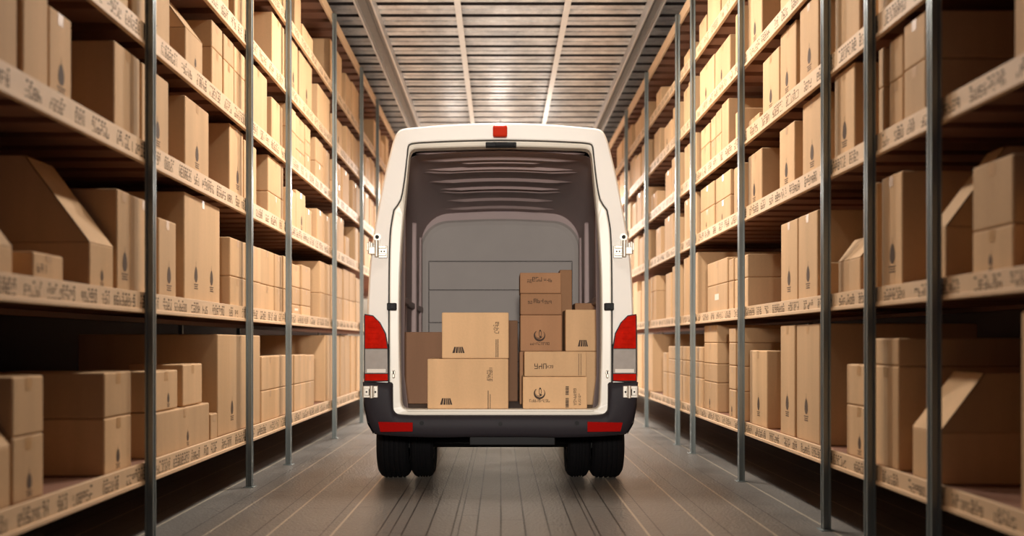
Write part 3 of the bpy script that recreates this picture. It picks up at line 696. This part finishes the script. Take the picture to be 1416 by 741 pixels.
# brake light, latch, catches, hinges
b = MB(); c = bp(0, 182.5); b.box(-10.5/SR, 9.5/SR, ZR-.055, ZR+.02, HC+(VPY-191)/SR, HC+(VPY-175)/SR, 0, .014); tag(b.build('brake_light', M['brake'], van, (0, ZR, c[1])), 'red high level brake light')
b = MB(); b.box(-20.5/SR, 22/SR, ZR-.01, ZR+.05, HC+(VPY-203)/SR, HC+(VPY-196.5)/SR, 0, .005); b.box(-7/SR, 19/SR, ZR-.018, ZR, HC+(VPY-201.5)/SR, HC+(VPY-198)/SR, 0, .003); b.cyl((16/SR, ZR-.022, HC+(VPY-199.8)/SR), .008, .02, 'y', 12); b.build('door_latch', M['black'], van, (0, ZR, HC+1.48))
for s in (-1, 1):
    b = MB(); b.box(s*143.5/SR, s*156.5/SR, ZR-.03, ZR+.02, HC+(VPY-429)/SR, HC+(VPY-419)/SR, 0, .006); b.box(s*146/SR, s*152/SR, ZR-.036, ZR-.03, HC+(VPY-427)/SR, HC+(VPY-421)/SR, 0, .002); b.build('door_catch', M['black'], van, (s*150/SR, ZR, HC+.27))
    b = MB(); b.box(s*146/SR, s*149/SR, ZR-.03, ZR+.01, HC+(VPY-522)/SR, HC+(VPY-512)/SR, 0, .003); b.cyl((s*147.5/SR, ZR-.03, HC+(VPY-515)/SR), .013, .03, 'y', 14); b.build('striker', M['steel'], van, (s*147.5/SR, ZR, HC-.2))
    # upper hinge: body plate, ear with bolt, knuckles, arm to the folded door
    for nm, y0, top in (('hinge', 346, True), ('hinge', 541, False)):
        b = MB()
        zc = HC+(VPY-y0)/SR
        def bx(dx0, dx1, py0, py1, ya=-.03, yb=.02, mi=0, bev=.003): b.box(s*dx0/SR, s*dx1/SR, ZR+ya, ZR+yb, HC+(VPY-py1)/SR, HC+(VPY-py0)/SR, mi, bev)
        if top:
            bx(156, 168, 340, 357, -.025, .02)
            bx(157, 171, 340, 344, -.045, .0); bx(157, 171, 351, 354.5, -.045, .0)
            bx(167, 181, 342, 352, -.05, -.01); bx(176, 184, 336, 347, -.04, .03)
            b.cyl((s*170/SR, ZR-.045, zc-.05), .016, .12, 'z', 14)
            b.cyl((s*180/SR, ZR-.03, zc-.03), .014, .09, 'z', 14)
            b.cyl((s*170/SR, ZR-.012, HC+(VPY-328)/SR), .028, .02, 'y', 20)
            bx(166.5, 173.5, 328, 342, -.010, .01)
            b.cyl((s*170/SR, ZR-.028, HC+(VPY-328)/SR), .014, .02, 'y', 16, 1)
            for q in (160, 164): b.cyl((s*q/SR, ZR-.032, HC+(VPY-348)/SR), .006, .01, 'y', 8, 1)
        else:
            bx(168, 188, 533, 549, -.07, -.01); bx(172, 186, 536, 546, -.08, -.05, 0)
            b.cyl((s*176/SR, ZR-.082, zc-.045), .015, .09, 'z', 14)
            b.cyl((s*187/SR, ZR-.06, zc-.04), .012, .08, 'z', 12)
            for q in (171, 183): b.cyl((s*q/SR, ZR-.084, zc), .007, .012, 'y', 8, 1)
            bx(178, 180, 537, 546, -.084, -.07, 1)
        b.build(nm, [M['steel'], M['black']], van, (s*170/SR, ZR, zc))
# windscreen, side windows, mirrors (front end)
def nosept(u, t):  # a point on top centre line of the nose at lateral u
    f = nose(t); X, Z = f(u, HC+(VPY-172)/SR); return (X, ZR+4.25+1.6*t-.0, Z)
b = MB()
b.add([nosept(-.62, .16), nosept(.62, .16), nosept(.74, .48), nosept(-.74, .48)], [(0, 1, 2, 3)])
b.v = [(p[0], p[1]+.02, p[2]+.03) for p in b.v]
b.build('windscreen', M['glass'], van, (0, ZR+4.7, 2.2))
for s in (-1, 1):
    b = MB(); b.prism([(ZR+3.45, 1.55), (ZR+4.35, 1.55), (ZR+4.15, 2.05), (ZR+3.45, 2.1)], 'x', s*1.02, s*.97); b.build('side_window', M['glass'], van, (s*1.0, ZR+3.9, 1.55))
    b = MB(); b.box(s*1.03, s*1.13, ZR+4.3, ZR+4.42, 1.42, 1.78, 0, .03); b.box(s*.98, s*1.05, ZR+4.34, ZR+4.38, 1.5, 1.56); b.build('wing_mirror', M['black'], van, (s*1.05, ZR+4.36, 1.42))
    b = MB(); b.box(s*.55, s*.85, ZR+5.78, ZR+5.87, .62, .78, 0, .02); b.build('headlight', M['clear'], van, (s*.7, ZR+5.85, .6))
# wheels
def wheel(x0, x1, yc, r=.298):
    b = MB(); rs = []; w = x1-x0; n = 40
    prof = [(x0+.02, r*.60), (x0+.004, r*.68), (x0, r*.84), (x0+.022, r*.95), (x0+.05, r)]
    grooves = []
    k = 4
    for i in range(k):
        a = x0+.05+(w-.1)*(i+.35)/k; grooves += [(a, r), (a+.003, r-.010), (a+.012, r-.010), (a+.015, r)]
    prof += grooves + [(x1-.05, r), (x1-.022, r*.95), (x1, r*.84), (x1-.004, r*.68), (x1-.02, r*.60)]
    for (x, q) in prof:
        rs.append([(x, yc+q*math.cos(2*math.pi*i/n), r+q*math.sin(2*math.pi*i/n)) for i in range(n)])
    b.rings(rs, 0, smooth=False)
    t = b.build('tyre', M['tyre'], None, ((x0+x1)/2, yc, r))
    m = MB()
    for e, d in ((x0+.02, 1), (x1-.02, -1)):
        m.cyl((e, yc, r), r*.61, d*.03, 'x', 32)
        m.cyl((e-d*.012, yc, r), r*.2, d*.03, 'x', 16)
    m.cyl((x0+.02, yc, r), r*.5, w-.04, 'x', 24)
    rm = m.build('rim', M['rim'], None, ((x0+x1)/2, yc, r))
    return t, rm
zw = 7.86
for x0, x1, yc in ((-1.005, -.745, zw), (.745, 1.005, zw), (-.735, -.545, zw+.02), (.545, .735, zw+.02), (-.98, -.74, zw+3.6), (.74, .98, zw+3.6)):
    t, rm = wheel(x0, x1, yc)
    wh = bpy.data.objects.new('wheel', None); COL.objects.link(wh); wh.parent = van; wh.location = Vector(((x0+x1)/2, yc, .298))-Vector(van.location)
    for o in (t, rm): o.parent = wh; o.location = (0, 0, 0)
b = MB(); b.cyl((-.75, zw, .298), .05, 1.5, 'x', 16); b.cyl((0, zw-.12, .42), .11, .24, 'y', 20)
b.box(-.5, -.42, ZR+.2, ZR+3.8, .42, .56); b.box(.42, .5, ZR+.2, ZR+3.8, .42, .56)
b.build('rear_axle', M['black'], van, (0, zw, .36))
# flared plastic wheel arch trims
for sx in (-1, 1):
    for yc in (zw, zw+3.6):
        b = MB(); rr = []
        for i in range(25):
            a = math.radians(22+136*i/24); cs_, sn = math.cos(a), math.sin(a)
            rr.append([(sx*.93, yc+.355*cs_, .30+.355*sn), (sx*1.022, yc+.355*cs_, .30+.355*sn), (sx*1.024, yc+.44*cs_, .30+.44*sn), (sx*.96, yc+.45*cs_, .30+.45*sn)])
        b.rings(rr, 0, closed=True); b.build('wheel_arch_trim', M['plastic'], van, (sx*1.0, yc, .3))

# ------------------------------------------------------------------ cargo
def emblem_swirl(b, put, u, v, s, mi):
    def cres(c0, r0, c1, r1, a0, a1, n=18):
        o = [(c0[0]+r0*math.cos(a0+(a1-a0)*i/n), c0[1]+r0*math.sin(a0+(a1-a0)*i/n)) for i in range(n+1)]
        q = [(c1[0]+r1*math.cos(a0+(a1-a0)*i/n), c1[1]+r1*math.sin(a0+(a1-a0)*i/n)) for i in range(n+1)]
        for i in range(n): b.add([put(*o[i]), put(*o[i+1]), put(*q[i+1]), put(*q[i])], [(0, 1, 2, 3)], mi)
    cres((u, v), s, (u+.05*s, v+.16*s), .80*s, math.radians(130), math.radians(400))
    cres((u-.05*s, v+.1*s), .62*s, (u-.12*s, v+.16*s), .54*s, math.radians(100), math.radians(330))
    n = 14; pts = []
    for i in range(n):
        a = 2*math.pi*i/n; pts.append((u+.12*s+.24*s*math.sin(a), v+.35*s+.7*s*math.cos(a)))
    for i in range(n):
        a, c = pts[i], pts[(i+1) % n]; k = .62; m_ = (u+.12*s, v+.3*s)
        b.add([put(*a), put(*c), put(m_[0]+(c[0]-m_[0])*k, m_[1]+(c[1]-m_[1])*k), put(m_[0]+(a[0]-m_[0])*k, m_[1]+(a[1]-m_[1])*k)], [(0, 1, 2, 3)], mi)
def emblem_trap(b, put, u, v, w, h, mi):
    segs = [(0, .20), (.26, .44), (.50, .62), (.66, .80), (.84, 1)]
    for a, c in segs:
        def P(t, k): return put(u+(t-.5)*w*(1 if k == 0 else .68), v+k*h)
        b.add([P(a, 0), P(c, 0), P(c, 1), P(a, 1)], [(0, 1, 2, 3)], mi)
def barcode(b, put, u, v, w, h, mi, rnd, vertical=True):
    t = 0
    while t < h:
        d = rnd.uniform(.003, .009)
        if vertical: b.add([put(u, v+t), put(u+w, v+t), put(u+w, v+min(h, t+d)), put(u, v+min(h, t+d))], [(0, 1, 2, 3)], mi)
        t += d+rnd.uniform(.002, .005)
def text_line(b, put, u, v, n, hh, mi, rnd, rot=False, step=.8):
    for i in range(n):
        if rot:
            p2 = lambda a, c, uu=u: put(uu-(c-v), v+(a-u))
            glyph(b, p2, u+i*hh*step, v, hh*.62, hh, rnd, mi)
        else: glyph(b, put, u+i*hh*step, v, hh*.62, hh, rnd, mi)
def cargo(px0, px1, py0, py1, zf, depth, label, marks=(), zbase=None, ztop=None, mat='card'):
    """front face at distance zf; px/py as seen there"""
    s = F/zf
    x0, x1 = (px0-VPX)/s, (px1-VPX)/s
    zt = HC+(VPY-py0)/s if ztop is None else ztop
    zb = HC+(VPY-py1)/s if zbase is None else zbase
    b = MB(); b.box(x0, x1, zf, zf+depth, zb, zt, 0, .008)
    cx = (x0+x1)/2; e = .0015
    put = lambda u, v: (u, zf-e, v)
    b.quad((x0+.006, zf+depth/2-.025, zt+e), (x1-.006, zf+depth/2-.025, zt+e), (x1-.006, zf+depth/2+.025, zt+e), (x0+.006, zf+depth/2+.025, zt+e), 1)
    rnd = random.Random(int(px0*7+py0))
    U = lambda px: (px-VPX)/s
    W = lambda py: HC+(VPY-py)/s
    for mk in marks:
        k = mk[0]
        if k == 'trap': emblem_trap(b, put, U(mk[1]), W(mk[2]), mk[3]/s, mk[4]/s, 2)
        if k == 'swirl': emblem_swirl(b, put, U(mk[1]), W(mk[2]), mk[3]/s, 2)
        if k == 'text': text_line(b, put, U(mk[1]), W(mk[2]), mk[3], mk[4]/s, 2, rnd)
        if k == 'vtext': text_line(b, put, U(mk[1]), W(mk[2]), mk[3], mk[4]/s, 2, rnd, True, .85)
        if k == 'bar': barcode(b, put, U(mk[1]), W(mk[2]), mk[3]/s, mk[4]/s, 2, rnd)
        if k == 'line': b.quad(put(U(mk[1]), W(mk[2])), put(U(mk[1])+mk[3]/s, W(mk[2])), put(U(mk[1])+mk[3]/s, W(mk[2])+mk[4]/s), put(U(mk[1]), W(mk[2])+mk[4]/s), 2)
    o = b.build('cardboard_box', [M[mat], M['tape'], M['inkd']], None, (cx, zf+depth/2, zb))
    tag(o, label, 'box', 'cartons loaded in the van'); return zt
G = zfl+.003
t = cargo(591, 703, 496, 567, ZR+.07, .46, 'large tan carton at left of van sill, lower of two',
      [('trap', 617, 559.5, 17, 9), ('vtext', 681, 527, 5, 4.6), ('vtext', 677, 526, 5, 3.5), ('line', 674.5, 566, 1.0, 26), ('line', 677.5, 565, .8, 20)], zbase=G)
cargo(611, 703.5, 432, 496, ZR+.075, .40, 'tan carton stacked on the large carton at left of van sill',
      [('trap', 634, 488, 17, 8.5), ('vtext', 690, 461, 4, 5), ('vtext', 685.5, 460, 4, 3.4), ('line', 685.5, 494, 1.0, 25), ('line', 688, 494, 1.0, 25)], zbase=t+.002)
cargo(548, 612, 459, 560, ZR+.62, .5, 'shaded brown carton behind the two left cartons in the van', (), zbase=G, mat='cardshade')
cargo(700, 716, 443, 555, ZR+.95, .4, 'narrow dark carton in the middle gap of the van load', (), zbase=G, mat='cardshade')
t = cargo(723, 812, 521, 567, ZR+.07, .42, 'carton with swirl emblem on van sill, lowest at right',
      [('swirl', 746, 544, 8), ('text', 732, 556, 9, 4), ('bar', 782, 522.5+41, 4.5, 14), ('bar', 782, 546, 4.5, 12), ('vtext', 797, 560, 7, 4), ('vtext', 803, 560, 6, 3.2)], zbase=G)
cargo(725, 811, 486, 520.5, ZR+.075, .38, 'flat carton with printed text on top of the swirl emblem carton',
      [('text', 739, 510, 3, 7.5), ('text', 756, 509, 3, 4), ('line', 800, 519, .6, 30), ('line', 803, 519, .6, 30)], zbase=t+.002)
zf = ZR+.55
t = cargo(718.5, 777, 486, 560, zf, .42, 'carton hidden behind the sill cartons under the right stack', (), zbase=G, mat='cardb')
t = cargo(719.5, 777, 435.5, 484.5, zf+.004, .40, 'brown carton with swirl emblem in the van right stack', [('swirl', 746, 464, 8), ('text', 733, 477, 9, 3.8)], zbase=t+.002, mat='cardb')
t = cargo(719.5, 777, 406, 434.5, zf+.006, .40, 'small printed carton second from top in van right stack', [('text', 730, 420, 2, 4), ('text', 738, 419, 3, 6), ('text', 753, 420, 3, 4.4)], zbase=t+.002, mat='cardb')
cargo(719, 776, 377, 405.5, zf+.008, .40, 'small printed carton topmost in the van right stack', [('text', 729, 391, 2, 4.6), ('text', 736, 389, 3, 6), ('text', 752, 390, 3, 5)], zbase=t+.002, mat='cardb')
zf = ZR+.50
t = cargo(779, 834, 486, 560, zf, .40, 'carton at right edge of van load supporting another carton', (), zbase=G)
cargo(782, 834, 428, 485.5, zf+.003, .38, 'upper carton at right edge of van load with trapezoid emblem', [('trap', 806, 479, 14, 9)], zbase=t+.002)
zf = ZR+1.0
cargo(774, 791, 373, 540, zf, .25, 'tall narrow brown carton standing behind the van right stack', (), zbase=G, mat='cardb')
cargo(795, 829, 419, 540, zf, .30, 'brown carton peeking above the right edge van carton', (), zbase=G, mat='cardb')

# ------------------------------------------------------------------ added lamps, all out of view
LAMPS = [(0.0, 5.4, .10), (0.0, 7.3, .45), (0.0, 9.1, .78), (0.0, 17.4, 2.4), (-.9, 18.2, 1.8), (.9, 18.2, 1.8), (0.0, 21.5, 1.6)]
LN = ['over the aisle before the van', 'over the rear of the van', 'above the roof of the van', 'just beyond the front of the van', 'beside the left rack beyond the van', 'beside the right rack beyond the van', 'at the far end of the aisle']
for (x, y, k), nm in zip(LAMPS, LN):
    zl = HC+(3.58 if y < 10 else 2.95)
    r = empty('added_high_bay_lamp', (x, y, zl), 'added grey bell shaped high bay lamp, '+nm, 'lamp', 'added high bay lamps over the aisle')
    b = MB()
    prof = [(.03, .32), (.07, .30), (.09, .2), (.12, .14), (.21, .02), (.23, 0), (.215, 0), (.11, .13)]
    b.rings([[(x+q*math.cos(2*math.pi*i/28), y+q*math.sin(2*math.pi*i/28), zl+z) for i in range(28)] for q, z in prof], 0, smooth=True)
    b.build('lamp_shade', M['lampbody'], r, (x, y, zl))
    b = MB(); b.cyl((x, y, zl+.3), .006, HCEIL-zl-.3, 'z', 8); b.build('cord', M['black'], r, (x, y, zl+.3))
    b = MB(); b.cyl((x, y, zl+.02), .19, .008, 'z', 28); b.build('diffuser', M['lampglow'], r, (x, y, zl))
    ld = bpy.data.lights.new('lamp_light', 'AREA'); ld.shape = 'DISK'; ld.size = .40; ld.energy = 200*k; ld.color = (1, .94, .87); ld.spread = math.radians(178)
    lo = bpy.data.objects.new('lamp_light', ld); COL.objects.link(lo); lo.location = (x, y, zl+.01)
    ld = bpy.data.lights.new('added_ceiling_glow', 'POINT'); ld.shadow_soft_size = .10; ld.energy = (130 if y < 10 else 10)*k; ld.color = (1, .94, .87)  # unseen point light added above the shade to brighten the ceiling
    lo = bpy.data.objects.new('added_ceiling_glow', ld); COL.objects.link(lo); lo.location = (x, y, zl+.36)

# added dock light behind the camera, put in to brighten the open van
dl = empty('added_dock_light', (1.2, -2.2, 0), 'added adjustable dock loading light on a floor post aimed at the van', 'lamp')
b = MB(); b.cyl((1.2, -2.2, 0), .16, .02, 'z', 24); b.cyl((1.2, -2.2, .02), .025, 2.3, 'z', 12); b.build('pole', M['post'], dl, (1.2, -2.2, 0))
b = MB(); b.box(.0, 1.22, -2.225, -2.175, 2.27, 2.32, 0, .005); b.build('arm', M['post'], dl, (1.2, -2.2, 2.3))
b = MB(); b.cyl((0, -2.3, 2.12), .08, .16, 'y', 24, 0, .26); b.cyl((0, -2.22, 2.12), .02, .2, 'z', 10); b.build('lamp_head', M['lampbody'], dl, (0, -2.2, 2.12))
ld = bpy.data.lights.new('added_dock_beam', 'SPOT'); ld.energy = 2350; ld.color = (1, .92, .84); ld.spot_size = math.radians(29); ld.spot_blend = .8; ld.shadow_soft_size = .24
lo = bpy.data.objects.new('added_dock_beam', ld); COL.objects.link(lo); lo.location = (0, -2.1, 2.12)
lo.rotation_euler = (Vector((0, ZR, 1.55))-Vector((0, -2.1, 2.12))).to_track_quat('-Z', 'Y').to_euler()

w = bpy.data.worlds.new('World'); SC.world = w; w.use_nodes = True
w.node_tree.nodes['Background'].inputs[0].default_value = (.55, .42, .6, 1); w.node_tree.nodes['Background'].inputs[1].default_value = .13

# ------------------------------------------------------------------ camera
cd = bpy.data.cameras.new('Camera'); cam = bpy.data.objects.new('Camera', cd); COL.objects.link(cam)
cam.location = (0, 0, HC); cam.rotation_euler = (math.radians(90), 0, 0)
cd.sensor_width = 36; cd.lens = F/1416*36
cd.shift_x = (708-VPX)/1416; cd.shift_y = (VPY-370.5)/1416
cd.dof.use_dof = True; cd.dof.focus_distance = 7.6; cd.dof.aperture_fstop = .95
cd.clip_start = .05
SC.camera = cam
SC.view_settings.view_transform = 'Standard'; SC.view_settings.look = 'None'; SC.view_settings.gamma = 1
SC.view_settings.use_curve_mapping = False; SC.view_settings.exposure = .06
